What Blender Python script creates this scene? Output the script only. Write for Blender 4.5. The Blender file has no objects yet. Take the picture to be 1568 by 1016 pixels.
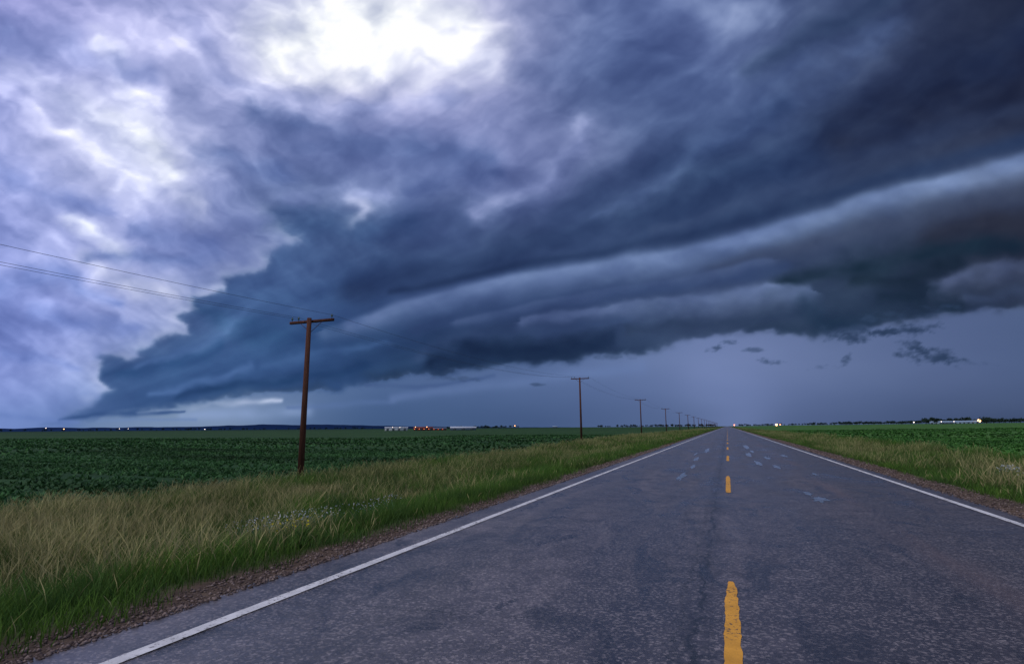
import bpy, math, numpy as np
from mathutils import Matrix, Vector
rng=np.random.default_rng(7)
scene=bpy.context.scene
R=math.radians
YAW,PITCH,ROLL=R(20.4),R(9.53),R(-0.42)
EYE=1.4
# ------------------------------------------------------------ helpers
def sm(t): t=np.clip(t,0,1); return t*t*(3-2*t)
def lin(c):
    c=np.clip(np.asarray(c,float),0,1); return np.where(c<=.04045,c/12.92,((c+.055)/1.055)**2.4)
ANG=rng.random((256,256))*2*np.pi
GX,GY=np.cos(ANG),np.sin(ANG)
def perlin(x,y,s=0):
    x=np.asarray(x,float)+s*17.37; y=np.asarray(y,float)+s*31.91
    xi=np.floor(x).astype(int); yi=np.floor(y).astype(int); fx=x-xi; fy=y-yi
    u=fx**3*(fx*(fx*6-15)+10); v=fy**3*(fy*(fy*6-15)+10)
    def g(i,j):
        a=(xi+i)%256; b=(yi+j)%256
        return GX[a,b]*(fx-i)+GY[a,b]*(fy-j)
    return ((g(0,0)*(1-u)+g(1,0)*u)*(1-v)+(g(0,1)*(1-u)+g(1,1)*u)*v)*1.5
def fbm(x,y,o=5,s=0,gain=.5):
    t=0;a=1;n=0
    for k in range(o):
        t=t+a*perlin(x,y,s+k*3.1); n+=a; a*=gain
        x,y=1.6*x+1.2*y,-1.2*x+1.6*y
    return t/n
def mesh_obj(name,V,F,mat,col=None,smooth=False,parent=None):
    V=np.asarray(V,np.float32); F=np.asarray(F,np.int32); k=F.shape[1]
    me=bpy.data.meshes.new(name)
    me.vertices.add(len(V)); me.vertices.foreach_set('co',V.ravel())
    me.loops.add(F.size); me.loops.foreach_set('vertex_index',F.ravel())
    me.polygons.add(len(F)); me.polygons.foreach_set('loop_start',np.arange(0,F.size,k,dtype=np.int32))
    me.polygons.foreach_set('loop_total',np.full(len(F),k,np.int32))
    if smooth: me.polygons.foreach_set('use_smooth',np.ones(len(F),bool))
    me.update(calc_edges=True)
    if col is not None:
        a=me.color_attributes.new('Col','FLOAT_COLOR','POINT')
        c=np.ones((len(V),4),np.float32); c[:,:3]=col; a.data.foreach_set('color',c.ravel())
    me.materials.append(mat)
    o=bpy.data.objects.new(name,me); scene.collection.objects.link(o)
    if parent: o.parent=parent
    return o
class NT:
    def __init__(s,name):
        s.m=bpy.data.materials.new(name); s.m.use_nodes=True; s.t=s.m.node_tree; s.n=s.t.nodes
        s.b=s.n['Principled BSDF']; s.out=s.n['Material Output']
        s.tc=s.n.new('ShaderNodeTexCoord').outputs['Object']
    def L(s,a,b): s.t.links.new(a,b)
    def set(s,sock,v):
        if hasattr(v,'links') or isinstance(v,bpy.types.NodeSocket): s.L(v,sock)
        else: sock.default_value=v
    def math(s,op,a,b=0.0,c=None,clamp=False):
        n=s.n.new('ShaderNodeMath'); n.operation=op; n.use_clamp=clamp
        s.set(n.inputs[0],a); s.set(n.inputs[1],b)
        if c is not None: s.set(n.inputs[2],c)
        return n.outputs[0]
    def map(s,scale,loc=(0,0,0)):
        n=s.n.new('ShaderNodeMapping'); s.L(s.tc,n.inputs[0]); n.inputs['Scale'].default_value=scale; n.inputs['Location'].default_value=loc
        return n.outputs[0]
    def noise(s,scale,detail=3,vec=None,rough=.5,dist=0):
        n=s.n.new('ShaderNodeTexNoise'); s.L(vec or s.tc,n.inputs['Vector']); n.inputs['Scale'].default_value=scale
        n.inputs['Detail'].default_value=detail; n.inputs['Roughness'].default_value=rough; n.inputs['Distortion'].default_value=dist
        return n.outputs['Fac']
    def vor(s,scale,feat='F1',vec=None,out='Distance'):
        n=s.n.new('ShaderNodeTexVoronoi'); n.feature=feat; s.L(vec or s.tc,n.inputs['Vector']); n.inputs['Scale'].default_value=scale
        return n.outputs[out]
    def rng(s,v,a,b,c=0.,d=1.):
        n=s.n.new('ShaderNodeMapRange'); s.set(n.inputs[0],v)
        for i,q in enumerate((a,b,c,d)): n.inputs[i+1].default_value=q
        return n.outputs[0]
    def mix(s,f,a,b,mode='MIX'):
        n=s.n.new('ShaderNodeMix'); n.data_type='RGBA'; n.blend_type=mode
        s.set(n.inputs['Factor'],f)
        for sock,v in ((n.inputs[6],a),(n.inputs[7],b)):
            if isinstance(v,tuple): sock.default_value=(*v,1) if len(v)==3 else v
            else: s.L(v,sock)
        return n.outputs[2]
    def ramp(s,f,stops,interp='LINEAR'):
        n=s.n.new('ShaderNodeValToRGB'); s.L(f,n.inputs[0]); cr=n.color_ramp; cr.interpolation=interp
        while len(cr.elements)<len(stops): cr.elements.new(.5)
        for e,(p,c) in zip(cr.elements,stops): e.position=p; e.color=(*c,1)
        return n.outputs[0]
    def xyz(s,v=None):
        n=s.n.new('ShaderNodeSeparateXYZ'); s.L(v or s.tc,n.inputs[0]); return n.outputs
    def bump(s,h,strength=.5,dist=.01):
        n=s.n.new('ShaderNodeBump'); s.L(h,n.inputs['Height']); n.inputs['Strength'].default_value=strength; n.inputs['Distance'].default_value=dist
        s.L(n.outputs[0],s.b.inputs['Normal'])
    def fin(s,color,rough=.8,spec=.3):
        c=s.b.inputs['Base Color']
        if isinstance(color,tuple): c.default_value=(*color,1)
        else: s.L(color,c)
        s.set(s.b.inputs['Roughness'],rough); s.b.inputs['Specular IOR Level'].default_value=spec
        return s.m
def simple(name,c,rough=.7,var=.25,scale=8,spec=.3):
    t=NT(name); n=t.noise(scale,4)
    return t.fin(t.mix(n,tuple(q*(1-var) for q in c),tuple(q*(1+var) for q in c)),rough,spec)
def emis(name,c,s):
    t=NT(name); t.fin((.1,.1,.1)); t.b.inputs['Emission Color'].default_value=(*c,1); t.b.inputs['Emission Strength'].default_value=s; return t.m
def attr_mat(name,rough=.7,transl=.25):
    t=NT(name); a=t.n.new('ShaderNodeAttribute'); a.attribute_name='Col'
    t.fin(a.outputs['Color'],rough,.15)
    if transl>0:
        tr=t.n.new('ShaderNodeBsdfTranslucent'); t.L(a.outputs['Color'],tr.inputs[0])
        mx=t.n.new('ShaderNodeMixShader'); mx.inputs[0].default_value=transl
        t.L(t.b.outputs[0],mx.inputs[1]); t.L(tr.outputs[0],mx.inputs[2]); t.L(mx.outputs[0],t.out.inputs[0])
    return t.m

# ------------------------------------------------------------ terrain height
def gz(x,y):
    x=np.asarray(x,float); y=np.asarray(y,float)
    D=np.interp(y,[-50,30,80,200],[.85,.85,.42,.4])
    zl=-.05-D*sm((-x-4.5)/4.8)
    zr=-.05-.42*sm((x-4.5)/3.)+.22*sm((x-8)/5.)+np.interp(x,[40,300,700,3000],[0,2.7,4.8,8])
    z=np.where(x<-4.2,zl,np.where(x>4.2,zr,-.06))
    b=perlin(x*.35,y*.35,1)*.06+perlin(x*.06,y*.06,2)*.12
    return z+b*sm((np.abs(x)-4.8)/2)*np.interp(np.hypot(x,y),[0,400,2000],[1,1,0])

# ------------------------------------------------------------ sky
def sky():
    azf=np.arange(-50,50.01,.135)
    az=np.concatenate([np.linspace(-118,-50.5,46),azf,np.linspace(50.5,118,46)])
    el=np.concatenate([[-2.,-.8],np.arange(-.3,20,.1),np.arange(20,44,.135),np.linspace(44.5,64,16)])
    A,E=np.meshgrid(np.radians(az)+0,np.radians(el))
    H=-YAW+A      # compass heading measured clockwise from the road
    d=np.stack([np.sin(H)*np.cos(E),np.cos(H)*np.cos(E),np.sin(E)],-1)
    # tangent chart of the storm bank (world anchored, axis low above the prairie)
    M=np.array(Matrix.Rotation(YAW,3,'Z')@Matrix.Rotation(R(90)+PITCH,3,'X')@Matrix.Rotation(ROLL,3,'Z'))
    r=d@M[:,0]; u=d@M[:,1]; f=np.maximum(-(d@M[:,2]),.12)
    X=784+871*r/f; Y=508-871*u/f
    X=np.clip(X,-900,2500); Y=np.clip(Y,-900,760)
    th=np.arctan2(760-Y,X+200); lr=np.log(np.hypot(X+200,760-Y)+60)
    # domain warps: one broad and smooth, one fine for cloud edges
    bx=fbm(X/150,Y/110,3,1)*30; by=fbm(X/150,Y/90,3,9)*24
    fx_=fbm(X/40,Y/28,4,5)*13; fy_=fbm(X/40,Y/26,4,13)*10
    near=np.interp(Y,[380,600,650],[1,.6,.25])
    Xs=X+bx*near; Ys=Y+by*near
    Xw=Xs+fx_*near; Yw=Ys+fy_*near
    rowsY=[0,80,160,240,320,400,450,500,550,600,640]
    G=np.array([
    [(150,150,208),(168,168,220),(195,195,238),(170,172,220),(225,225,248),(252,250,255),(240,238,255),(165,166,208),(104,116,166),(96,108,159),(128,139,187),(74,86,128),(55,64,102),(46,52,82),(36,40,64)],
    [(140,146,206),(165,168,222),(195,196,238),(205,205,242),(238,237,252),(255,252,255),(228,226,250),(138,142,190),(92,106,156),(82,95,146),(88,100,148),(76,88,132),(54,62,99),(44,50,78),(38,40,65)],
    [(165,170,226),(212,212,246),(192,196,236),(152,157,208),(142,147,198),(152,153,203),(168,168,216),(120,126,175),(94,106,154),(76,90,138),(80,94,144),(60,72,112),(50,59,94),(44,50,78),(38,42,66)],
    [(166,171,226),(216,216,248),(238,238,253),(150,156,206),(100,112,164),(104,114,170),(104,116,170),(128,134,186),(124,130,178),(66,80,126),(55,68,109),(56,68,106),(52,62,96),(53,60,91),(50,54,82)],
    [(150,158,219),(178,183,234),(172,178,228),(138,146,202),(72,90,137),(120,130,176),(94,108,158),(106,116,166),(64,80,124),(50,64,102),(52,67,106),(64,77,114),(58,68,100),(50,56,85),(44,46,68)],
    [(140,150,214),(192,197,241),(142,150,208),(120,130,188),(72,88,139),(58,78,122),(56,74,116),(62,78,118),(82,97,142),(76,91,132),(68,80,118),(57,67,100),(50,58,86),(38,44,68),(40,43,62)],
    [(135,146,212),(156,163,222),(205,208,244),(86,104,158),(56,78,128),(58,79,126),(82,98,150),(78,94,142),(62,77,118),(60,73,111),(62,72,109),(48,59,90),(38,50,78),(34,43,66),(50,54,78)],
    [(126,140,207),(138,148,212),(190,195,238),(62,86,138),(54,78,126),(50,71,116),(48,64,105),(42,57,92),(52,66,103),(50,63,99),(58,68,102),(44,57,86),(40,52,80),(38,48,74),(54,62,92)],
    [(140,152,218),(175,182,230),(72,98,150),(56,82,134),(54,78,128),(46,70,115),(38,57,94),(34,50,82),(38,53,86),(46,59,94),(50,61,94),(40,53,82),(38,51,80),(42,52,80),(54,62,92)],
    [(138,152,214),(130,146,206),(50,74,124),(48,74,126),(52,78,130),(50,74,124),(38,57,96),(34,50,82),(38,53,86),(46,59,94),(50,61,94),(40,53,82),(38,51,80),(42,52,80),(54,62,92)],
    [(128,147,208),(84,108,164),(58,82,132),(58,82,132),(52,78,130),(50,74,124),(38,57,96),(34,50,82),(38,53,86),(46,59,94),(50,61,94),(40,53,82),(38,51,80),(42,52,80),(54,62,92)]],float)
    B=np.array([
    [(120,138,202),(120,138,202),(130,145,200),(130,145,200),(116,134,188),(92,112,168),(90,108,164),(92,110,166),(102,118,174),(112,126,182),(120,131,188),(110,122,176),(104,116,168),(96,108,160),(88,101,150)],
    [(125,145,207),(112,132,192),(120,140,190),(135,150,198),(110,130,183),(82,104,160),(82,101,156),(85,103,158),(93,109,164),(104,118,174),(113,126,182),(102,114,168),(92,105,156),(86,97,147),(80,92,140)],
    [(122,144,204),(104,124,180),(128,145,190),(140,156,198),(98,118,168),(70,92,144),(70,90,140),(73,91,142),(79,95,146),(88,103,154),(96,108,160),(86,98,148),(78,90,138),(72,84,128),(67,78,120)]],float)
    B=B*np.array([.97,.97,.92])
    def bs(tbl,xi,yi):
        nr,nc,_=tbl.shape; out=0
        def wts(t): return [(1-t)**3/6,(3*t**3-6*t**2+4)/6,(-3*t**3+3*t**2+3*t+1)/6,t**3/6]
        x0=np.floor(xi).astype(int); y0=np.floor(yi).astype(int); wxs=wts(xi-x0); wys=wts(yi-y0)
        for j in range(4):
            for i in range(4):
                out=out+tbl[np.clip(y0+j-1,0,nr-1),np.clip(x0+i-1,0,nc-1)]*(wxs[i]*wys[j])[...,None]
        return out
    def GG(x,y): return bs(G,np.clip(x,-200,1770)/112,np.interp(y,rowsY,np.arange(11)))
    def BB(x,y): return bs(B,np.clip(x,-200,1770)/112,np.interp(y,[555,600,645],[0,1,2]))
    def segd(x,y,P,W=None):
        best=np.full(x.shape,1e9); sgn=np.zeros(x.shape); ww=np.ones(x.shape)
        for k in range(len(P)-1):
            ax,ay=P[k]; bx_,by_=P[k+1]; dx,dy=bx_-ax,by_-ay
            t=np.clip(((x-ax)*dx+(y-ay)*dy)/(dx*dx+dy*dy),0,1)
            dd=np.hypot(x-ax-t*dx,y-ay-t*dy); m=dd<best
            best=np.where(m,dd,best); sgn=np.where(m,np.sign(dx*(y-ay)-dy*(x-ax)),sgn)
            if W is not None: ww=np.where(m,W[k]*(1-t)+W[k+1]*t,ww)
        return best,sgn,ww
    def inside(x,y,P):
        c=np.zeros(x.shape,bool); n=len(P)
        for k in range(n):
            x1,y1=P[k]; x2,y2=P[(k+1)%n]
            if y1==y2: continue
            c^=((y1>y)!=(y2>y))&(x<(x2-x1)*(y-y1)/(y2-y1)+x1)
        return c
    base=[(60,652),(140,640),(230,630),(300,618),(360,607),(440,601),(500,596),(570,586),(620,575),(700,566),(790,558),(870,556),(905,543),(980,540),(1040,524),(1100,512),(1180,508),(1250,520),(1300,502),(1380,490),(1440,478),(1500,472),(1640,464),(2600,400)]
    front=[(2600,-950),(1000,-950),(960,60),(905,185),(850,262),(760,312),(660,300),(575,318),(540,356),(500,322),(465,312),(418,322),(425,352),(440,372),(398,390),(388,410),(350,424),(340,448),(298,455),(300,474),(266,486),(276,512),(228,524),(215,545),(152,548),(160,578),(176,600),(120,632)]
    P=base+front
    bil=np.abs(fbm(X/62,Y/40,4,33))
    cu=bil*34-8
    Xe=Xs+fx_*near*1.3+cu*near*.5; Ye=Ys*.35+Y*.65+fy_*.6*near-cu*.5
    dist,_,_=segd(Xe,Ye,P+[P[0]]); ins=inside(Xe,Ye,P); sd=np.where(ins,dist,-dist)
    soft=np.interp(Y,[100,240,330,450],[100,45,10,4.])
    mass=1/(1+np.exp(-np.clip(sd/soft*1.6,-40,40)))
    db,_,_=segd(Xe,Ye,base)
    edgew=np.interp(Y,[250,340,600,640],[0,1,1,.3])*(X<720)
    fall=np.exp(-dist/55)
    C_in=GG(Xw+40*fall*edgew,Yw)
    C_out=GG(Xw-44*fall*edgew,Yw)
    m=(np.exp(-dist/75)*edgew*.6*np.interp(X,[430,560],[1,.3]))[...,None]; C_in=C_in*(1-m)+np.array((60,86,136.))*m
    m=(np.exp(-dist/24)*edgew*.65*np.clip(.7+1.6*fbm(X/70,Y/50,3,77),0,1)*np.interp(X,[100,160,430,600],[.2,1,1,.35]))[...,None]; C_out=C_out*(1-m)+np.array((212,216,242.))*m
    belowm=sm((Ye-(np.interp(Xe,[p[0] for p in base],[p[1] for p in base])-20))/14)*sm((X-90)/60)
    C_out=C_out*(1-belowm[...,None])+BB(X,Y)*belowm[...,None]
    lip=(np.exp(-db/15)*.68*ins*np.interp(X,[200,560,1500,1568],[0,1,.8,.3])*np.clip(.85+1.6*fbm(X/90,Y/60,3,88),0,1.2))[...,None]
    C_in=C_in*(1-lip)+np.array((27,41,68.))*lip
    C=C_in*mass[...,None]+C_out*(1-mass[...,None])
    def stroke(pts,w,col,a=.7,wd=None,warp=1.,power=2,nz=.5,fine=1.):
        nonlocal C
        W=[w]*len(pts) if np.isscalar(w) else w
        xx=X+(Xs-X)*warp+fx_*near*fine*warp; yy=Y+(Ys-Y)*warp+fy_*near*fine*warp
        dd,s,ww=segd(xx,yy,pts,W)
        if wd is not None: ww=np.where(s>0,ww*wd,ww)
        m=a*np.exp(-(dd/ww)**power)
        m=m*np.clip(1+nz*1.6*fbm(X/80,Y/46,3,len(pts)*7+int(pts[0][0])%13),0,1.3)
        m=np.clip(m,0,1)[...,None]
        C=C*(1-m)+np.array(col,float)*m
    # --- upper left brilliance
    stroke([(430,60),(560,40),(690,50)],[50,75,55],(255,253,255),.8)
    stroke([(560,110),(640,110),(735,100)],[20,26,20],(235,235,252),.5)
    stroke([(690,60),(735,110),(720,130)],[30,30,20],(225,225,250),.5)
    stroke([(180,190),(225,225),(250,262)],[20,28,18],(252,252,255),.85)
    stroke([(150,60),(180,90),(215,170)],[16,20,14],(225,226,252),.5)
    stroke([(120,150),(190,200),(260,290),(310,330)],24,(225,226,250),.6)
    stroke([(20,110),(120,160),(200,240)],26,(205,208,244),.5)
    stroke([(110,330),(150,360),(190,385)],[14,18,12],(225,228,250),.65)
    stroke([(120,390),(210,440),(265,450)],[12,20,12],(225,226,248),.6)
    stroke([(545,300),(562,318),(545,345)],[14,12,9],(178,184,220),.75)
    stroke([(440,300),(520,290),(600,296)],[10,14,10],(146,156,206),.6)
    stroke([(905,190),(880,230),(840,262),(790,292),(735,322)],[20,18,14,14,16],(155,162,208),.65)
    stroke([(1080,0),(1130,25),(1180,20)],[26,30,20],(148,160,202),.55)
    # --- upper greys
    stroke([(380,175),(520,215),(640,235),(760,240)],[24,30,26,14],(88,102,156),.7)
    stroke([(300,100),(420,150),(560,170),(690,150)],[12,20,20,16],(170,176,222),.55)
    stroke([(270,20),(310,60),(340,110)],[22,24,16],(150,156,208),.55)
    stroke([(310,240),(380,260),(440,262)],[18,20,18],(94,110,167),.6)
    stroke([(10,60),(110,75),(230,110)],[22,22,14],(133,144,202),.55)
    stroke([(0,260),(80,300),(160,310)],[26,22,12],(134,148,212),.6)
    stroke([(0,440),(90,420),(180,470)],[24,20,12],(122,140,207),.6)
    stroke([(190,340),(260,370),(330,380)],[14,18,16],(116,130,190),.6)
    stroke([(60,480),(140,505),(200,510)],[14,14,10],(111,128,196),.6)
    stroke([(0,540),(60,545),(120,565)],[10,12,8],(120,138,206),.5)
    stroke([(120,390),(170,385),(250,400),(330,395)],[8,12,14,10],(102,118,178),.65)
    stroke([(430,335),(500,345),(560,360),(640,330)],[22,24,20,18],(60,80,128),.75)
    stroke([(640,285),(700,265),(770,262)],[18,18,12],(84,98,152),.6)
    stroke([(800,120),(900,90),(960,40)],[20,26,20],(104,116,166),.4)
    # --- long diagonal bands of the shelf (smooth)
    S=dict(warp=.7,fine=.3,nz=.3)
    stroke([(540,445),(700,412),(850,372),(1000,325),(1150,270),(1350,190),(1600,60)],[22,28,34,42,46,46,56],(42,56,96),.75,**S)
    stroke([(850,330),(960,270),(1080,230),(1200,160)],[22,28,22,16],(48,63,106),.6,**S)
    stroke([(900,330),(960,300),(1050,245),(1130,180),(1230,120),(1360,40)],[8,14,18,20,24,26],(82,98,146),.38,warp=1.3,fine=1.,nz=.9)
    stroke([(1000,350),(1180,300),(1350,235),(1568,165)],[8,11,13,16],(62,75,114),.5,**S)
    stroke([(1300,210),(1450,150),(1600,110)],[50,60,70],(38,41,66),.6,**S)
    stroke([(1150,110),(1300,30),(1400,-40)],[16,22,26],(42,56,92),.5,**S)
    stroke([(500,505),(640,462),(760,432),(900,408),(1040,385),(1200,345),(1400,285),(1640,225)],[5,8,8,9,10,11,12,14],(114,130,176),.88,wd=2.7,warp=.4,nz=.25,fine=.35)
    stroke([(600,448),(760,414),(900,388),(1040,362),(1200,322),(1400,262),(1640,200)],[5,7,8,10,12,13,16],(40,54,92),.72,warp=.4,nz=.2,fine=.3)
    stroke([(1100,415),(1300,355),(1450,325),(1640,302)],[14,18,22,26],(60,67,98),.65,**S)
    stroke([(640,505),(780,474),(920,450),(1060,434),(1200,410)],[10,14,14,14,12],(56,72,116),.6,**S)
    stroke([(700,492),(820,466),(950,440),(1080,420),(1180,398)],[3,4,5,5,4],(84,98,142),.5,wd=2.5,warp=.5,nz=.4,fine=.4)
    stroke([(1430,360),(1520,345),(1640,350)],[24,26,30],(42,42,60),.65,**S)
    stroke([(1180,440),(1300,405),(1420,392),(1500,380),(1620,370)],[12,20,20,16,12],(27,41,62),.85,warp=.9,fine=.9)
    # --- lower shelf bulges
    stroke([(800,488),(880,476),(960,470),(1040,462),(1100,450),(1170,438),(1235,450)],[4,6,7,8,8,8,7],(94,107,150),.85,wd=2.8,warp=.8,fine=.9,nz=.4)
    stroke([(1430,440),(1490,415),(1570,402),(1640,395)],[8,10,10,12],(82,90,126),.75,wd=2.2,fine=.9)
    stroke([(640,545),(720,512),(800,502),(870,500),(960,495)],[8,10,10,10,8],(64,80,122),.5)
    stroke([(660,552),(720,530),(800,533),(870,536),(930,520)],[9,13,15,13,8],(28,42,74),.8,warp=.9)
    stroke([(960,508),(1040,500),(1120,490),(1200,485),(1260,475)],[8,9,9,10,12],(44,56,88),.7)
    stroke([(1230,470),(1270,500),(1330,495)],[16,20,12],(30,46,74),.7)
    stroke([(1350,455),(1420,445),(1460,462)],[14,14,10],(27,40,62),.7)
    stroke([(1480,455),(1560,440),(1640,435)],[10,14,16],(60,70,102),.7)
    stroke([(1300,425),(1400,430),(1480,400)],[10,12,10],(26,38,58),.7)
    # --- left tongue
    stroke([(300,470),(360,500),(430,520),(520,500)],[12,18,20,18],(46,74,120),.6)
    stroke([(170,575),(230,565),(300,540),(330,520)],[8,12,12,10],(46,76,126),.6)
    stroke([(210,560),(280,535),(345,500),(400,470)],[5,7,8,6],(84,110,164),.45)
    stroke([(240,602),(320,587),(380,560)],[5,8,7],(88,114,170),.55)
    stroke([(280,608),(380,590),(460,575),(560,560)],[5,7,8,7],(36,60,104),.7)
    stroke([(400,560),(500,540),(600,530)],[6,8,6],(72,98,150),.45)
    stroke([(400,480),(470,470),(560,485)],[12,14,12],(68,90,140),.4)
    # --- gap of light under the tongue and thin strata
    stroke([(215,631),(300,625),(370,617),(430,612)],[2,4,5,3],(190,199,226),.7,warp=.7,nz=1.3)
    stroke([(280,636),(370,632),(470,628)],[7,11,9],(145,163,205),.55,warp=.3,nz=.6)
    stroke([(440,622),(520,620),(600,612)],[3,6,4],(94,114,164),.5,warp=.5)
    stroke([(90,641),(150,634),(220,632),(285,630)],[2.5,4,4,1.5],(56,80,132),.7,warp=.5)
    stroke([(150,645),(210,641),(300,642)],[2,2.5,2],(110,132,182),.5,warp=.5)
    stroke([(0,634),(60,640),(120,646)],[5,4,3],(108,128,190),.6,warp=.2)
    stroke([(560,587),(640,592),(760,575)],[3,4,3],(66,84,132),.5,warp=.5)
    stroke([(600,608),(720,592),(860,577),(980,560)],[7,9,9,11],(108,126,176),.4,warp=.4)
    stroke([(1090,575),(1120,600),(1130,630)],[50,60,60],(122,134,182),.45,warp=.2,nz=.1)
    # --- ragged scud
    ragg=fbm(X/24,Y/13,5,95,.62)
    for cx,cy,rx,ry,a,til in [(1094,533,15,6,.8,-.2),(1114,523,14,4,.7,0),(1176,551,22,5,.8,.15),(1153,536,14,4,.5,0),(1262,561,24,4,.45,-.1),(1292,553,13,8,.6,-.5),
        (1392,503,52,10,.9,-.12),(1300,512,44,12,.85,.05),(1355,484,44,9,.75,-.1),(1425,545,46,13,.85,.15),(1400,530,24,8,.7,.3),(1462,550,20,6,.6,0),(1445,470,24,6,.7,0),(823,588,12,2.5,.55,0),(1490,556,30,4,.3,0),(940,546,26,5,.4,0),(700,580,40,4,.35,0)]:
        yy=Y-cy-til*(X-cx); q=1.1-((X-cx)/rx)**2*.75-(yy/ry)**2*.75+2.3*ragg
        m=(a*sm(q/1.7)*(np.abs(X-cx)<rx*2.2)*(np.abs(yy)<ry*3))[...,None]; C=C*(1-m)+np.array((46,60,92.))*m
    # --- texture
    fan=fbm(th*9,lr*2.2,3,41)
    fan2=fbm(th*30,lr*6,3,47)
    iso=fbm(Xw/110,Yw/66,5,61,.5)
    puff=fbm(Xw/46,Yw/32,4,65,.5)
    cd_,sd_=math.cos(.62),math.sin(.62)
    diaL=fbm((Xw*cd_+Yw*sd_)/150,(-Xw*sd_+Yw*cd_)/42,5,101,.52)
    diaR=fbm((Xs*cd_-Ys*sd_)/170,(Xs*sd_+Ys*cd_)/50,4,107,.45)
    wr=sm((X-380)/350); dia=diaL*(1-wr)+diaR*wr
    ridg=1-2*np.abs(fbm(Xs/110,Ys/62,4,71,.45))
    shelf=sm((Y-330+ (X-700)*.22)/120)
    horiz=np.interp(Y,[560,640],[1,.25])
    amp_in=fan*.26+fan2*.11+iso*(.18-.10*shelf)+(ridg-.8)*.05+puff*(.11-.03*shelf)+dia*(.30-.22*shelf)
    amp_L=iso*.20+(ridg-.75)*.10+fan*.05+puff*.13+dia*.30
    bel=belowm*(1-mass)
    k=(amp_in*mass+amp_L*(1-mass))*(1-bel)*horiz + bel*fbm(X/260,Y/90,3,81)*.06
    C=C*np.exp(k[...,None]*np.array([1.05,.95,.62]))
    lum=np.clip(C.mean(-1,keepdims=True)/200,0,1)
    C=C*(np.array([.91,1.01,.96])*(1-lum)+np.array([.97,.99,1.0])*lum)
    top=sm((-Y-60)/400)[...,None]; C=C*(1-top)+np.array((185,190,220.))*top  # unseen sky above the view faded brighter to light the ground
    side=sm((np.abs(A)-R(58))/R(40))[...,None]; C=C*(1-side)+np.array((150,158,200.))*side
    col=lin(C/255.).reshape(-1,3)
    V=(d*5200).reshape(-1,3)
    nr,nc=A.shape; i=np.arange(nr*nc).reshape(nr,nc)
    F=np.stack([i[:-1,:-1],i[:-1,1:],i[1:,1:],i[1:,:-1]],-1).reshape(-1,4)
    m=bpy.data.materials.new('storm_cloud_sky'); m.use_nodes=True; n=m.node_tree.nodes; n.clear()
    at=n.new('ShaderNodeAttribute'); at.attribute_name='Col'; em=n.new('ShaderNodeEmission'); o=n.new('ShaderNodeOutputMaterial')
    m.node_tree.links.new(at.outputs['Color'],em.inputs[0]); m.node_tree.links.new(em.outputs[0],o.inputs[0])
    try: m.cycles.emission_sampling='NONE'
    except: pass
    mesh_obj('sky',V,F,m,col,True)
sky()

# ------------------------------------------------------------ world + sun (unseen sky behind the viewer, set bright to light the foreground)
SEL,SAZ=R(52),R(205)
w=bpy.data.worlds.new('World'); scene.world=w; w.use_nodes=True
n=w.node_tree.nodes; bg=n['Background']; st=n.new('ShaderNodeTexSky'); st.sky_type='NISHITA'; st.sun_disc=False
st.sun_elevation=SEL; st.sun_rotation=SAZ; w.node_tree.links.new(st.outputs[0],bg.inputs[0]); bg.inputs[1].default_value=.095
sl=bpy.data.lights.new('sun','SUN'); sl.energy=1.35; sl.angle=R(25); sl.color=(1,.93,.86)
so=bpy.data.objects.new('sun',sl); scene.collection.objects.link(so)
sd_=Vector((math.sin(SAZ)*math.cos(SEL),math.cos(SAZ)*math.cos(SEL),math.sin(SEL)))
so.rotation_euler=sd_.to_track_quat('Z','Y').to_euler()

# ------------------------------------------------------------ ground sheet
xs=np.concatenate([-np.geomspace(6500,60,40),np.arange(-58,-20,2),np.arange(-20,-4.1,.35),[-4.1,4.1],np.arange(4.4,20,.35),np.arange(21,60,2),np.geomspace(62,6500,40)])
ys=np.concatenate([[-3000,-800,-200,-80],np.arange(-40,60,.6),np.arange(60,200,3),np.geomspace(204,6500,50)])
XX,YY=np.meshgrid(xs,ys); ZZ=gz(XX,YY); ii=np.arange(XX.size).reshape(XX.shape)
F=np.stack([ii[:-1,:-1],ii[:-1,1:],ii[1:,1:],ii[1:,:-1]],-1).reshape(-1,4)
t=NT('prairie_ground'); x,y,z=t.xyz()
nz=t.noise(.8,4); xx=t.math('ADD',x,t.math('MULTIPLY',t.math('SUBTRACT',nz,.5),.8))
fx=t.math('DIVIDE',t.math('ADD',xx,32),64.)
def p(v): return (v+32)/64
zone=t.ramp(fx,[(p(-18.6),(.020,.056,.020)),(p(-18.2),(.045,.065,.025)),(p(-9),(.05,.075,.026)),(p(-5.1),(.03,.05,.014)),(p(-4.75),(.075,.055,.045)),(p(-4.),(.09,.068,.06)),
  (p(4.),(.10,.075,.065)),(p(4.9),(.09,.07,.055)),(p(5.4),(.045,.065,.022)),(p(12.6),(.05,.078,.026)),(p(13.2),(.04,.11,.03))])
n1=t.noise(1,5,t.map((.02,.16,.1)),.6); n2=t.noise(9,5); n3=t.noise(1,4,t.map((.006,.03,.01)))
c=t.mix(t.rng(n1,.35,.65),zone,t.mix(1.,zone,(1.7,1.55,1.3),'MULTIPLY'))
c=t.mix(t.rng(n2,.35,.7,0,.6),c,t.mix(1.,c,(.35,.35,.4),'MULTIPLY'))
c=t.mix(t.rng(n3,.42,.6,0,.55),c,t.mix(1.,c,(1.7,1.35,1.2),'MULTIPLY'))
t.bump(n2,.8,.06); t.fin(c,.95,.1)
mesh_obj('ground',np.stack([XX,YY,ZZ],-1).reshape(-1,3),F,t.m,None,True)

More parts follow.
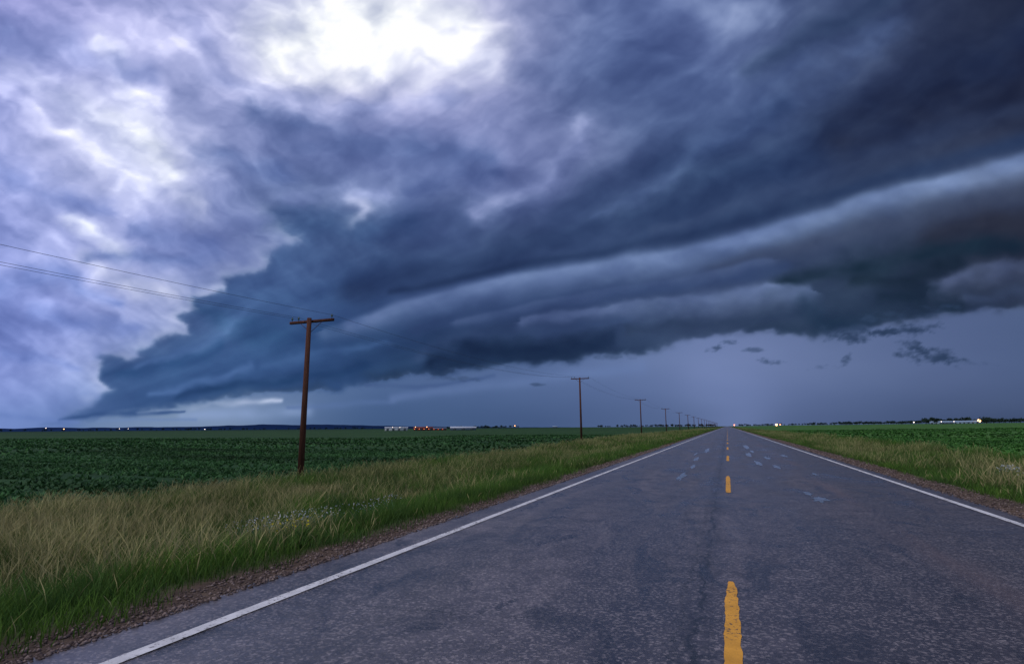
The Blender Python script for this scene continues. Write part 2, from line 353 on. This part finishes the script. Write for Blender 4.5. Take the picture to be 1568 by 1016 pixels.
# ------------------------------------------------------------ road
ry=np.concatenate([np.arange(-12,45,.06),np.arange(45,120,1.),np.geomspace(120,5000,60)])
jl=perlin(ry*1.3,ry*0+3,5)*.06+perlin(ry*6,ry*0+1,6)*.05; jr=perlin(ry*1.1,ry*0+9,7)*.10+perlin(ry*5,ry*0+2,8)*.06
rowsx=[(-4.30+jl,-.075),(-4.18+jl,0),(-2+0*jl,0),(0*jl,0),(2+0*jl,0),(4.13+jr,0),(4.25+jr,-.075)]
V=np.stack([np.stack([a+0*ry,ry,np.full_like(ry,b)],-1) for a,b in rowsx],1)
ii=np.arange(V.shape[0]*7).reshape(-1,7); F=np.stack([ii[:-1,:-1],ii[:-1,1:],ii[1:,1:],ii[1:,:-1]],-1).reshape(-1,4)
def asphalt():
    t=NT('worn_asphalt'); x,y,z=t.xyz()
    agg=t.vor(52,vec=t.tc,out='Color'); ax=t.xyz(agg)[0]
    big=t.noise(1,5,t.map((.8,.20,1)),.62,.8); mid=t.noise(2.0,7,None,.72); fine=t.noise(30,4,None,.78)
    blot=t.noise(1,4,t.map((1.5,.6,1),(7,3,0)),.6,1.2); blot2=t.noise(1,3,t.map((2.2,.3,1),(1,9,0)),.6,.6)
    base=t.mix(t.rng(big,.38,.60),(.036,.032,.041),(.095,.082,.098))
    base=t.mix(t.rng(mid,.44,.60,0,.75),base,(.030,.027,.037))
    dkst=t.rng(blot,.55,.64,0,.85)
    base=t.mix(dkst,base,(.015,.014,.019))
    base=t.mix(t.rng(blot2,.56,.68,0,.45),base,(.14,.115,.12))
    # right lane older, darker and browner
    base=t.mix(t.rng(t.math('ADD',x,t.math('MULTIPLY',mid,1.2)),.4,3.2,0,.6),base,(.034,.024,.027))
    wv=t.math('ABSOLUTE',t.math('SINE',t.math('MULTIPLY',x,1.75)))
    base=t.mix(t.math('MULTIPLY',t.rng(wv,.55,1.),t.rng(big,.35,.6,.1,.6)),base,(.032,.030,.040))
    spk=t.rng(ax,.62,1.,0,1.); dk=t.rng(fine,.5,.68,0,1.)
    c=t.mix(t.math('MULTIPLY',spk,t.math('MULTIPLY',t.rng(mid,.35,.65,.75,.35),t.math('SUBTRACT',1.,t.math('MULTIPLY',dkst,.6)))),base,(.34,.29,.295))
    c=t.mix(t.math('MULTIPLY',dk,.75),c,(.012,.011,.014))
    # ravelled seam left of the centre line: one crack in a dark broken band
    w1=t.math('MULTIPLY',t.math('SUBTRACT',t.noise(2.2,6,None,.72),.5),.34)
    sx=t.math('ADD',t.math('ADD',x,.30),w1)
    seam=t.math('LESS_THAN',t.math('ABSOLUTE',sx),t.rng(t.noise(7,3),.3,.7,.004,.022))
    w2=t.math('MULTIPLY',t.math('SUBTRACT',t.noise(3.1,6,t.map((1,1,1),(5,5,0)),.7),.5),.5)
    s2=t.math('LESS_THAN',t.math('ABSOLUTE',t.math('ADD',t.math('ADD',x,.42),w2)),.007)
    sb=t.math('MULTIPLY',t.rng(t.math('ABSOLUTE',sx),.0,.20,1,0),t.rng(t.noise(13,5,None,.75),.44,.56,0,1.))
    brk=t.math('GREATER_THAN',t.noise(2.4,3),.40)
    # transverse hairline cracks every so often
    ty=t.math('ADD',y,t.math('MULTIPLY',t.math('SUBTRACT',t.noise(1.1,6,None,.7),.5),1.4))
    tw=t.math('ABSOLUTE',t.math('SUBTRACT',t.math('FRACT',t.math('DIVIDE',ty,8.3)),.5))
    tcr=t.math('MULTIPLY',t.math('LESS_THAN',tw,.0013),t.math('GREATER_THAN',t.noise(.5,3),.47))
    allc=t.math('MULTIPLY',t.math('MAXIMUM',t.math('MAXIMUM',seam,s2),tcr),brk)
    c=t.mix(sb,c,(.013,.012,.015)); c=t.mix(t.math('MULTIPLY',allc,.9),c,(.008,.008,.010))
    stn=t.math('MULTIPLY',t.rng(t.math('ABSOLUTE',t.math('SUBTRACT',x,2.1)),.05,.35,1,0),t.rng(t.noise(1,3,t.map((2,.12,1))),.42,.58,0,.35))
    c=t.mix(stn,c,(.14,.09,.08))
    hgt=t.math('SUBTRACT',t.math('SUBTRACT',spk,dk),t.math('MULTIPLY',allc,2.))
    t.bump(hgt,.35,.006)
    rough=t.math('SUBTRACT',t.rng(big,.3,.7,.26,.44),t.math('MULTIPLY',dkst,.10))
    return t.fin(c,rough,1.)
mesh_obj('road',V.reshape(-1,3),F,asphalt())

def paint(name,col,wear,dark):
    t=NT(name); n1=t.noise(22,5,None,.75); n2=t.noise(1.4,4); ch=t.rng(t.math('ADD',n1,t.math('MULTIPLY',n2,.5)),wear,wear+.10,0,1)
    c=t.mix(t.rng(t.noise(6,4),.3,.7),tuple(q*.72 for q in col),col)
    t.fin(t.mix(ch,c,dark),.6,.3); t.bump(n1,.4,.004); return t.m
white=paint('white_road_paint',(.68,.67,.70),.80,(.09,.08,.085)); yel=paint('yellow_road_paint',(.76,.36,.045),.81,(.10,.07,.05))
def strip(name,x0,w,y0,y1,mat,z=.005,jit=.006,taper=False):
    yy=np.arange(y0,y1,.06) if y1<60 else np.concatenate([np.arange(y0,50,.12),np.geomspace(max(50,y0+.1),y1,300)]) if y0<45 else np.linspace(y0,y1,12)
    a=perlin(yy*9,yy*0+x0,3)*jit; b=perlin(yy*9,yy*0+x0+4,4)*jit
    ww=np.full_like(yy,w/2)
    if taper: ww=ww*np.clip(np.minimum((yy-y0)/.12,(y1-yy)/.7)*.8+.3+.2*perlin(yy*5,yy*0,2),.25,1)
    wd=perlin(yy*.05,yy*0+2,9)*.02
    V=np.stack([np.stack([x0-ww+a+wd,yy,0*yy+z],-1),np.stack([x0+ww+b+wd,yy,0*yy+z],-1)],1).reshape(-1,3)
    i=np.arange(len(yy)-1)*2; F=np.stack([i,i+1,i+3,i+2],-1)
    return mesh_obj(name,V,F,mat)
strip('road_edge_line',-3.63,.11,-10,4500,white); strip('road_edge_line',3.78,.11,-10,4500,white)
for k in range(-1,60):
    e=5.9+11.9*k; strip('road_centre_dash',-.07,.105,e-4.5,e,yel,jit=.010,taper=True)

t=NT('wet_film'); t.fin((.10,.12,.15),t.rng(t.noise(6,4),.3,.7,.08,.30),1.); wet=t.m
for (cx,cy,lx,ly) in [(-1.3,17.3,.09,1.3),(-1.22,21.5,.07,1.0),(-1.35,26.5,.1,1.6),(1.56,12.6,.13,.42),(1.48,13.6,.07,.35),(1.0,24,.11,1.4),(1.5,22,.1,.8),(.9,31,.12,2.),(2.3,19,.06,.5),(1.55,28,.12,1.0),(-1.2,36,.12,2.6),(1.1,42,.16,3.),(2.4,30,.12,1.2),(1.2,35,.1,1.5),(-1.6,31,.06,1.2)]:
    a=np.linspace(0,2*np.pi,64,endpoint=False); rr=1+.45*perlin(np.cos(a)*1.6+cx*3,np.sin(a)*1.6+cy)+.4*perlin(np.cos(a)*5+cx,np.sin(a)*5+cy)
    V=np.vstack([[cx,cy,.004],np.stack([cx+lx*rr*np.cos(a),cy+ly*rr*np.sin(a),0*a+.004],-1)])
    i=np.arange(64); mesh_obj('puddle',V,np.stack([0*i,1+i,1+(i+1)%64],-1),wet)

# ------------------------------------------------------------ blades (grass, crops)
def blades(P,h,w,lean,lt,seed,col,levels=4):
    n=len(P); L=np.linspace(0,1,levels); phi=rng.random(n)*2*np.pi; ps=rng.random(n)*2*np.pi
    dx,dy=np.cos(phi)*lean+lt[0],np.sin(phi)*lean+lt[1]
    V=np.empty((n,levels,2,3),np.float32); C=np.empty((n,levels,2,3),np.float32)
    wg=np.interp(L,[0,.35,.7,1],[.8,1,.62,.06]); wsd=np.interp(L,[0,.35,.7,1],[.3,.28,1.,.3])
    for k,l in enumerate(L):
        ww=w*np.where(seed>.5,wsd[k],wg[k])/2
        cx=P[:,0]+dx*h*l**1.8; cy=P[:,1]+dy*h*l**1.8; cz=P[:,2]+h*l*(1-.25*lean*l)-.02
        for s,sg in ((0,-1),(1,1)):
            V[:,k,s,0]=cx+sg*ww*np.cos(ps); V[:,k,s,1]=cy+sg*ww*np.sin(ps); V[:,k,s,2]=cz
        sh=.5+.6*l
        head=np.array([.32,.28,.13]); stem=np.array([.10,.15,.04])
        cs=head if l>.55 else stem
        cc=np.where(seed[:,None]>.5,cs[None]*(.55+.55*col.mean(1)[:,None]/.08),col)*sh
        C[:,k,0]=cc; C[:,k,1]=cc
    b=(np.arange(n)*levels*2)[:,None]+np.arange(levels-1)[None]*2
    F=np.stack([b,b+1,b+3,b+2],-1).reshape(-1,4)
    return V.reshape(-1,3),F,C.reshape(-1,3)
def merge(parts):
    V=[];F=[];C=[];o=0
    for v,f,c in parts: V.append(v);F.append(f+o);C.append(c);o+=len(v)
    return np.vstack(V),np.vstack(F),np.vstack(C)
gmat=attr_mat('grass_blades',.75,.25)
parts=[]
def verge(n,x0,x1,y0,y1,wm,lev,side):
    x=x0+(x1-x0)*rng.random(n); y=y0+(y1-y0)*rng.random(n)
    ax=np.abs(x); edge=4.55 if side<0 else 4.95
    dn=fbm(x*.9,y*.9,3,21)
    far=18.3 if side<0 else 12.8
    keep=(ax>edge+perlin(x*0,y*1.1,23)*.35+rng.random(n)**2*.5-.1)&(ax<far+perlin(x*0,y*.3,24)*.6)&(rng.random(n)<.8+dn*.9)
    x,y=x[keep],y[keep]; ax=ax[keep]; m=len(x)
    hn=fbm(x*.35,y*.35,3,25); tn=fbm(x*.28,y*.14,4,27); sp=fbm(x*1.1,y*.8,2,29)
    up=sm((ax-edge+.2)/2.4)
    h=(.17+.30*up+.24*hn*up)*(.5+.7*rng.random(m))
    pt=np.clip(np.interp(ax,[5,7.5,9.5,12,18] if side<0 else [5,6.5,8,10,13],[.01,.05,.18,.46,.48] if side<0 else [.05,.2,.38,.35,.22])+tn*1.15,0.01,.8)
    tan=rng.random(m)<pt
    seed=(tan&(rng.random(m)<.6)).astype(float)
    h=np.where(seed>0,h*1.22+.05,h)
    g=rng.random(m)[:,None]; col=np.array([.045,.11,.014])*(1-g)+np.array([.12,.22,.034])*g
    cool=np.clip(.5+2.5*sp,0,1)[:,None]; col=col*(1-.5*cool)+np.array([.045,.10,.032])*.5*cool
    dry=np.array([.17,.175,.06]); col=np.where((tan&(seed<.5))[:,None],dry*(.5+.8*g),col)
    col=col*(1+.8*hn[:,None])
    w=np.where(seed>0,.0105,.0078)*wm*(.6+.7*rng.random(m))
    P=np.stack([x,y,gz(x,y)],-1)
    parts.append(blades(P,h,w,.15+.55*rng.random(m),(.06,.02),seed,col,lev))
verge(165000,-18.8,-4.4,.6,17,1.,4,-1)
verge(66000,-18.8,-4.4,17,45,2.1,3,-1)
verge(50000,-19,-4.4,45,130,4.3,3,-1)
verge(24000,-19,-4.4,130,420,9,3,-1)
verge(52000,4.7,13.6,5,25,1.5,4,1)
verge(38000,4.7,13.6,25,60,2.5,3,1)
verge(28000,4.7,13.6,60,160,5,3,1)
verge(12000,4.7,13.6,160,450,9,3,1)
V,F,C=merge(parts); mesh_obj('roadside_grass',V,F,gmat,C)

def crop(name,regions,c0,c1,far):
    ps=[]
    for (x0,x1,y0,y1,dx,dy,nl,hh,ww) in regions:
        gx,gy=np.meshgrid(np.arange(x0,x1,dx),np.arange(y0,y1,dy)); gx=gx.ravel(); gy=gy.ravel()
        gx=gx+rng.normal(0,dx*.25,gx.size); gy=gy+rng.normal(0,dy*.07,gy.size)+perlin(gx*.03,gx*0,3)*.8
        ok=rng.random(gx.size)<.88+.9*fbm(gx*.12,gy*.12,3,51); ok&=fbm(gx*.05,gy*.3,3,53)>-.32
        gx,gy=gx[ok],gy[ok]
        gx=np.repeat(gx,nl); gy=np.repeat(gy,nl); m=len(gx)
        gx=gx+rng.normal(0,.045,m); gy=gy+rng.normal(0,.045,m)
        g=rng.random(m)[:,None]; col=(np.array(c0)*(1-g)+np.array(c1)*g)*(1+1.2*fbm(gx*.03,gy*.16,4,57)[:,None])
        ps.append(blades(np.stack([gx,gy,gz(gx,gy)],-1),hh*(.6+.7*rng.random(m)),ww*(.7+.6*rng.random(m)),.5+.7*rng.random(m),(0,0),np.zeros(m),col,3))
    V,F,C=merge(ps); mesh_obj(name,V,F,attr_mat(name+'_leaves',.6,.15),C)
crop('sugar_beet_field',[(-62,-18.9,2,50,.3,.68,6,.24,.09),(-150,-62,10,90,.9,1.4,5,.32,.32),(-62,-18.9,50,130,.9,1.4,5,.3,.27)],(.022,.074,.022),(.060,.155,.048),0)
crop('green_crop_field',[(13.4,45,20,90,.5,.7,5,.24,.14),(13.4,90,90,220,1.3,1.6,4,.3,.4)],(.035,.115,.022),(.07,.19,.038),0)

# ------------------------------------------------------------ gravel
def gravel():
    n=36000; s=rng.random(n)<.6
    x=np.where(s,-4.1-rng.random(n)**1.4*.65,4.08+rng.random(n)**1.2*1.0); y=np.where(s,.8+45*rng.random(n)**1.6,5+60*rng.random(n)**1.3)
    r=(.004+.015*rng.random(n)**3)*(1+y/40)
    z=np.where(np.abs(x)<4.2,.0,np.maximum(gz(x,y),-.07))+r*.3
    o=np.array([[1,0,0],[0,1,0],[-1,0,0],[0,-1,0],[0,0,1],[0,0,-1]],float)
    V=np.stack([x,y,z],-1)[:,None]+o[None]*r[:,None,None]*(.6+.8*rng.random((n,6,1)))*np.array([1.2,1.2,.8])
    f=np.array([[0,1,4],[1,2,4],[2,3,4],[3,0,4],[1,0,5],[2,1,5],[3,2,5],[0,3,5]])
    F=((np.arange(n)*6)[:,None,None]+f[None]).reshape(-1,3)
    g=rng.random((n,1))**1.6; c=np.array([.065,.045,.042])*(1-g)+np.array([.24,.18,.165])*g
    mesh_obj('gravel_shoulder',V.reshape(-1,3),F,attr_mat('gravel_stones',.85,0.),np.repeat(c,6,0))
gravel()

# ------------------------------------------------------------ primitives
def cyl(p0,p1,r0,r1,n=12):
    p0=np.array(p0,float);p1=np.array(p1,float); d=p1-p0; d/=np.linalg.norm(d)
    a=np.cross(d,[0,0,1] if abs(d[2])<.9 else [1,0,0]); a/=np.linalg.norm(a); b=np.cross(d,a); t=np.linspace(0,2*np.pi,n,endpoint=False)
    c=np.cos(t)[:,None]*a+np.sin(t)[:,None]*b
    V=np.vstack([p0+c*r0,p1+c*r1,[p0],[p1]]); i=np.arange(n); j=(i+1)%n
    F=np.vstack([np.stack([i,j,j+n,i+n],-1),np.stack([i*0+2*n,j,i,i],-1),np.stack([i*0+2*n+1,i+n,j+n,j+n],-1)])
    return V,F
def tri(V,F):
    out=[]
    for f in F:
        out.append([f[0],f[1],f[2]])
        if f[3]!=f[2]: out.append([f[0],f[2],f[3]])
    return V,np.array(out)
def box(c,s):
    c=np.array(c,float); s=np.array(s,float)/2
    o=np.array([[x,y,z] for x in(-1,1) for y in(-1,1) for z in(-1,1)])*s+c
    return o,np.array([[0,1,3,2],[4,6,7,5],[0,4,5,1],[2,3,7,6],[0,2,6,4],[1,5,7,3]])
def comb(lst):
    V=[];F=[];o=0
    for v,f in lst:
        v,f=tri(v,f); V.append(v);F.append(f+o);o+=len(v)
    return np.vstack(V),np.vstack(F)
def empty(name,loc=(0,0,0),rz=0):
    e=bpy.data.objects.new(name,None); e.location=loc; e.rotation_euler=(0,0,rz); scene.collection.objects.link(e); return e

# ------------------------------------------------------------ utility poles + wires
t=NT('weathered_pole_wood'); g=t.noise(1,5,t.map((30,30,1.2)),.7); t.bump(g,.5,.01)
wood=t.fin(t.mix(t.rng(g,.35,.65),(.04,.014,.010),(.11,.042,.028)),.85,.2)
glass=simple('insulator_glass',(.05,.09,.08),.2,.1,4,.6)
PX=-17.7
PYs=[-33,20.8,73,128.5,184]+[184+54*k for k in range(1,20)]
tops=[6.3,6.42,7.8,7.35,6.9]+[6.9]*19
leans=[0,0.02,-.01,.015,0]+list(rng.normal(0,.012,19))
att=[]
for py,tp,ln in zip(PYs,tops,leans):
    g0=float(gz(PX,py)); e=empty('utility_pole',(PX,py,g0)); H=tp-g0
    big=1 if py<250 else 1.25
    V,F=comb([cyl((-ln*0,0,-.6),(ln*H*.3,0,H),.145*big,.10*big,14)]); mesh_obj('pole_shaft',V,F,wood,smooth=True,parent=e)
    xo=ln*H*.3; V,F=comb([box((xo,.16,H-.13),(2.45,.10,.12))]); mesh_obj('crossarm',V,F,wood,parent=e)
    V,F=comb([cyl((xo-.62,.12,H-.18),(xo,.11,H-.65),.012,.012,6),cyl((xo+.62,.12,H-.18),(xo,.11,H-.65),.012,.012,6)]); mesh_obj('crossarm_braces',V,F,wood,parent=e)
    ins=[];a=[]
    for ox in (-1.12,-.75,1.12):
        ins+= [cyl((xo+ox,.16,H-.065),(xo+ox,.16,H+.04),.014,.014,6),cyl((xo+ox,.16,H+.02),(xo+ox,.16,H+.09),.05,.04,10),cyl((xo+ox,.16,H+.09),(xo+ox,.16,H+.14),.032,.02,10)]
        a.append((PX+xo+ox,py+.16,g0+H+.10))
    V,F=comb(ins); mesh_obj('insulators',V,F,glass,smooth=True,parent=e); att.append(a)
wm=simple('wire_metal',(.03,.03,.035),.5,.1)
ws=[]
for a,b in zip(att[:-1],att[1:]):
    for q0,q1 in zip(a,b):
        q0=np.array(q0);q1=np.array(q1); pr=None; N=22
        for k in range(N+1):
            s=k/N; pt=q0*(1-s)+q1*s; pt[2]-=.75*4*s*(1-s)
            if pr is not None: ws.append(cyl(pr,pt,.006,.006,5))
            pr=pt
V,F=comb(ws); mesh_obj('power_line_wires',V,F,wm,smooth=True)

# ------------------------------------------------------------ distant hills, trees, farms, lights
def pos(h,dist): return dist*math.sin(R(h)),dist*math.cos(R(h))
def hills():
    hd=np.arange(-72,-12,.25); V=[]
    prof=np.interp(hd,[-72,-66,-58,-50,-44,-38,-31,-27,-20,-12],[14,20,24,26,38,36,20,12,6,2])+fbm(hd*.35,hd*0,4,91)*9
    for k,(dd,f) in enumerate([(4300,-.2),(4500,.8),(4650,1.),(4900,.2)]):
        V.append(np.stack([dd*np.sin(np.radians(hd)),dd*np.cos(np.radians(hd)),prof*f-2],-1))
    n=len(hd); V=np.vstack(V); i=np.arange(n-1); F=np.vstack([np.stack([i+k*n,i+1+k*n,i+1+(k+1)*n,i+(k+1)*n],-1) for k in range(3)])
    mesh_obj('distant_hills',V,F,simple('hazy_hill',(.026,.055,.125),.95,.25,.004,0.),smooth=True)  # blue of the distance haze is mixed into the base colour
hills()
def trees():
    tr=[];spots=[]
    def row(h0,h1,d,n,hmin,hmax):
        for k in range(n):
            h=h0+(h1-h0)*rng.random(); dd=d*(.93+.14*rng.random()); spots.append((*pos(h,dd),hmin+(hmax-hmin)*rng.random()))
    row(-24.5,-20,1500,26,5,9); row(-32.5,-30.5,640,6,3,5); row(-27,-25.5,700,6,3,5)
    row(-12,-1,2300,90,6,12); row(1,8,2300,60,5,10); row(7,22,1350,110,4,8); row(15,19.5,900,34,5,9); row(19,23,1000,45,4,7); row(-66,-34,3000,90,6,12); row(9,15,1700,60,5,9)
    Vs=[];Cs=[]
    for (x,y,h) in spots:
        g0=float(gz(x,y)); k=70; q=rng.normal(0,1,(k,3)); q/=np.linalg.norm(q,axis=1)[:,None]; q*=rng.random((k,1))**.4
        cl=rng.normal(0,.22,(5,3)); ct=cl[rng.integers(0,5,k)]
        P=np.stack([x+(q[:,0]*.30+ct[:,0])*h,y+(q[:,1]*.30+ct[:,1])*h,g0+h*(.58+q[:,2]*.3+ct[:,2]*.35)],-1); P[:,2]=np.maximum(P[:,2],g0+.1*h)
        s=h*.10*(.6+.8*rng.random((k,1))); a=rng.normal(0,1,(k,3)); a/=np.linalg.norm(a,axis=1)[:,None]; b=np.cross(a,rng.normal(0,1,(k,3))); b/=np.linalg.norm(b,axis=1)[:,None]
        Vs.append(np.stack([P-a*s,P-b*s,P+a*s,P+b*s],1).reshape(-1,3)); g=.6+.8*rng.random((k,1)); Cs.append(np.repeat(np.array([[.018,.035,.025]])*g,4,0))
        tr.append(cyl((x,y,g0-.3),(x,y,g0+h*.6),h*.03,h*.015,5))
    V=np.vstack(Vs); C=np.vstack(Cs); F=np.arange(len(V)).reshape(-1,4)
    mesh_obj('distant_tree_line',V,F,attr_mat('tree_foliage',.8,.1),C)
    v,f=comb(tr); mesh_obj('distant_tree_trunks',v,f,simple('bark',(.04,.03,.025)),parent=bpy.data.objects['distant_tree_line'])
trees()
def shed(name,h,d,L,W,H,wall,roof,yaw,rh=1.2,doors=3,win=None):
    x,y=pos(h,d); e=empty(name,(x,y,float(gz(x,y))),yaw)
    mesh_obj('walls',*comb([box((0,0,H/2),(L,W,H)),]),wall,parent=e)
    V=np.array([[-L/2-.3,-W/2-.4,H+.003],[L/2+.3,-W/2-.4,H+.003],[L/2+.3,0,H+rh],[-L/2-.3,0,H+rh],[-L/2-.3,W/2+.4,H+.003],[L/2+.3,W/2+.4,H+.003]])
    mesh_obj('roof',V,np.array([[0,1,2],[0,2,3],[3,2,5],[3,5,4],[0,3,4],[1,5,2]]),roof,parent=e)
    dm=simple(name+'_door',(.05,.06,.09),.6)
    ds=[box((-L/2+L*(k+.5)/doors,-W/2-.03,H*.38),(L/doors*.4,.06,H*.76)) for k in range(doors)]
    mesh_obj('doors',*comb(ds),dm,parent=e)
    if win:
        mesh_obj('lit_windows',*comb([box((-L/2+L*(k+.08)/doors+.3,-W/2-.04,H*.6),(.6,.05,.45)) for k in range(doors)]),win,parent=e)
wh=simple('white_siding',(.50,.53,.60),.6,.1); rd=simple('red_siding',(.18,.035,.03),.7); mr=simple('metal_roof',(.30,.40,.52),.4,.1); bl=simple('blue_wall',(.10,.14,.22),.7)
shed('white_shed',-31.8,450,17,8,2.4,wh,wh,R(30),.6,4)
shed('red_barn',-29.2,470,15,9,2.0,rd,rd,R(28),.9,4,emis('lit_window',(1,.22,.07),1.6))
shed('red_barn',-27.6,500,11,8,1.6,rd,bl,R(27),.9,3,emis('lit_window_b',(1,.16,.05),1.2))
shed('metal_warehouse',-25.3,480,21,10,2.0,bl,wh,R(25),1.1,3)
shed('farm_house',-16.2,1500,12,8,3.5,bl,mr,R(16),2.,3)
for h in (15.9,16.6,17.4,18.2): shed('farm_shed',h,860,12,8,2.2,mr if h!=16.6 else bl,mr,R(-h),1.4,3)
lens=emis('lamp_glow_orange',(1,.42,.16),9.); lensw=emis('lamp_glow_white',(1,.85,.75),4.); lensr=emis('lamp_glow_red',(1,.2,.08),8.)
pm=simple('lamp_post_metal',(.2,.2,.2),.5)
def lamp(h,d,mat,r=.5,H=5.):
    x,y=pos(h,d); g0=float(gz(x,y)); e=empty('yard_light',(x,y,g0))
    mesh_obj('post',*comb([cyl((0,0,0),(0,0,H),.09,.06,8),cyl((0,0,H),(.5,-.3,H+.1),.05,.04,6)]),pm,parent=e)
    bpy.ops.mesh.primitive_uv_sphere_add(segments=12,ring_count=8,radius=r,location=(0,0,0)); o=bpy.context.object; o.name='globe'; o.parent=e; o.location=(.5,-.3,H-r*.4); o.data.materials.append(mat)
for a in [(-59.4,1500,lensw,.6,8),(-58.3,1500,lens,.8,6),(-54.7,1600,lensw,.55,6),(-54.1,1600,lensw,.55,6),(-48.5,1000,lensw,.5,3),(-20.2,1300,lens,.8,6),
          (-30.,465,lens,.2,3.),(-28.9,460,lens,.24,3.),(-32.2,440,lensw,.2,2.8),(-31.5,440,lensw,.2,2.8),(.6,1900,lensr,1.6,5),(4.15,1100,lens,1.7,3.5),(4.45,1150,lens,.6,3),(18.55,860,lens,1.6,3.8),(18.2,860,lens,.6,3),(14.4,900,lensw,.6,3),(17,850,lensw,.4,3),(16.2,850,lensw,.4,3)]: lamp(*a)

# ------------------------------------------------------------ wildflowers and weeds
def flowers(name,cx,cy,sx,sy,n,h,leafc,pet,ps,fcount):
    x=cx+np.clip(rng.normal(0,sx,n),-1.6*sx,1.6*sx); y=cy+rng.normal(0,sy,n); m=n*9
    bx=np.repeat(x,9)+rng.normal(0,.05,m); by=np.repeat(y,9)+rng.normal(0,.05,m)
    g=rng.random(m)[:,None]; v,f,c=blades(np.stack([bx,by,gz(bx,by)],-1),h*(.4+.7*rng.random(m)),.03+.02*rng.random(m),.3+.4*rng.random(m),(0,0),np.zeros(m),np.array(leafc)*(.7+.7*g),4)
    k=n*fcount; fx=np.repeat(x,fcount)+rng.normal(0,.09,k); fy=np.repeat(y,fcount)+rng.normal(0,.09,k); fz=gz(fx,fy)+h*(.75+.4*rng.random(k))
    P=np.stack([fx,fy,fz],-1); a=rng.normal(0,1,(k,3)); a/=np.linalg.norm(a,axis=1)[:,None]; b=np.cross(a,rng.normal(0,1,(k,3))); b/=np.linalg.norm(b,axis=1)[:,None]
    s=ps*(.6+.8*rng.random((k,1))); v2=np.stack([P-a*s,P-b*s,P+a*s,P+b*s],1).reshape(-1,3); f2=np.arange(len(v2)).reshape(-1,4)
    c2=np.tile(np.array(pet),(len(v2),1))
    V,F,C=merge([(v,f,c),(v2,f2,c2)]); mesh_obj(name,V,F,gmat,C)
flowers('white_wildflowers',-8.1,9.2,.55,.6,34,.55,(.055,.11,.08),(.48,.50,.54),.013,9)
flowers('white_wildflowers',-7.3,10.8,.4,.4,12,.50,(.055,.11,.08),(.44,.46,.50),.013,7)
flowers('yellow_wildflowers',-5.5,6.2,.14,.2,5,.34,(.05,.10,.02),(.55,.46,.02),.011,7)
flowers('white_wildflowers',8.2,22.,.4,.7,14,.5,(.06,.09,.05),(.40,.42,.40),.024,10)
flowers('leafy_weeds',-10.5,13,1.8,3,34,.50,(.05,.11,.05),(.05,.09,.05),.01,3)

# ------------------------------------------------------------ camera
cd=bpy.data.cameras.new('camera'); cd.lens=20; cd.sensor_width=36; cd.clip_start=.05; cd.clip_end=20000
co=bpy.data.objects.new('camera',cd); scene.collection.objects.link(co)
co.matrix_world=Matrix.Translation((0,0,EYE))@(Matrix.Rotation(YAW,4,'Z')@Matrix.Rotation(R(90)+PITCH,4,'X')@Matrix.Rotation(ROLL,4,'Z'))
scene.camera=co
scene.view_settings.view_transform='Standard'; scene.view_settings.look='None'; scene.view_settings.exposure=0
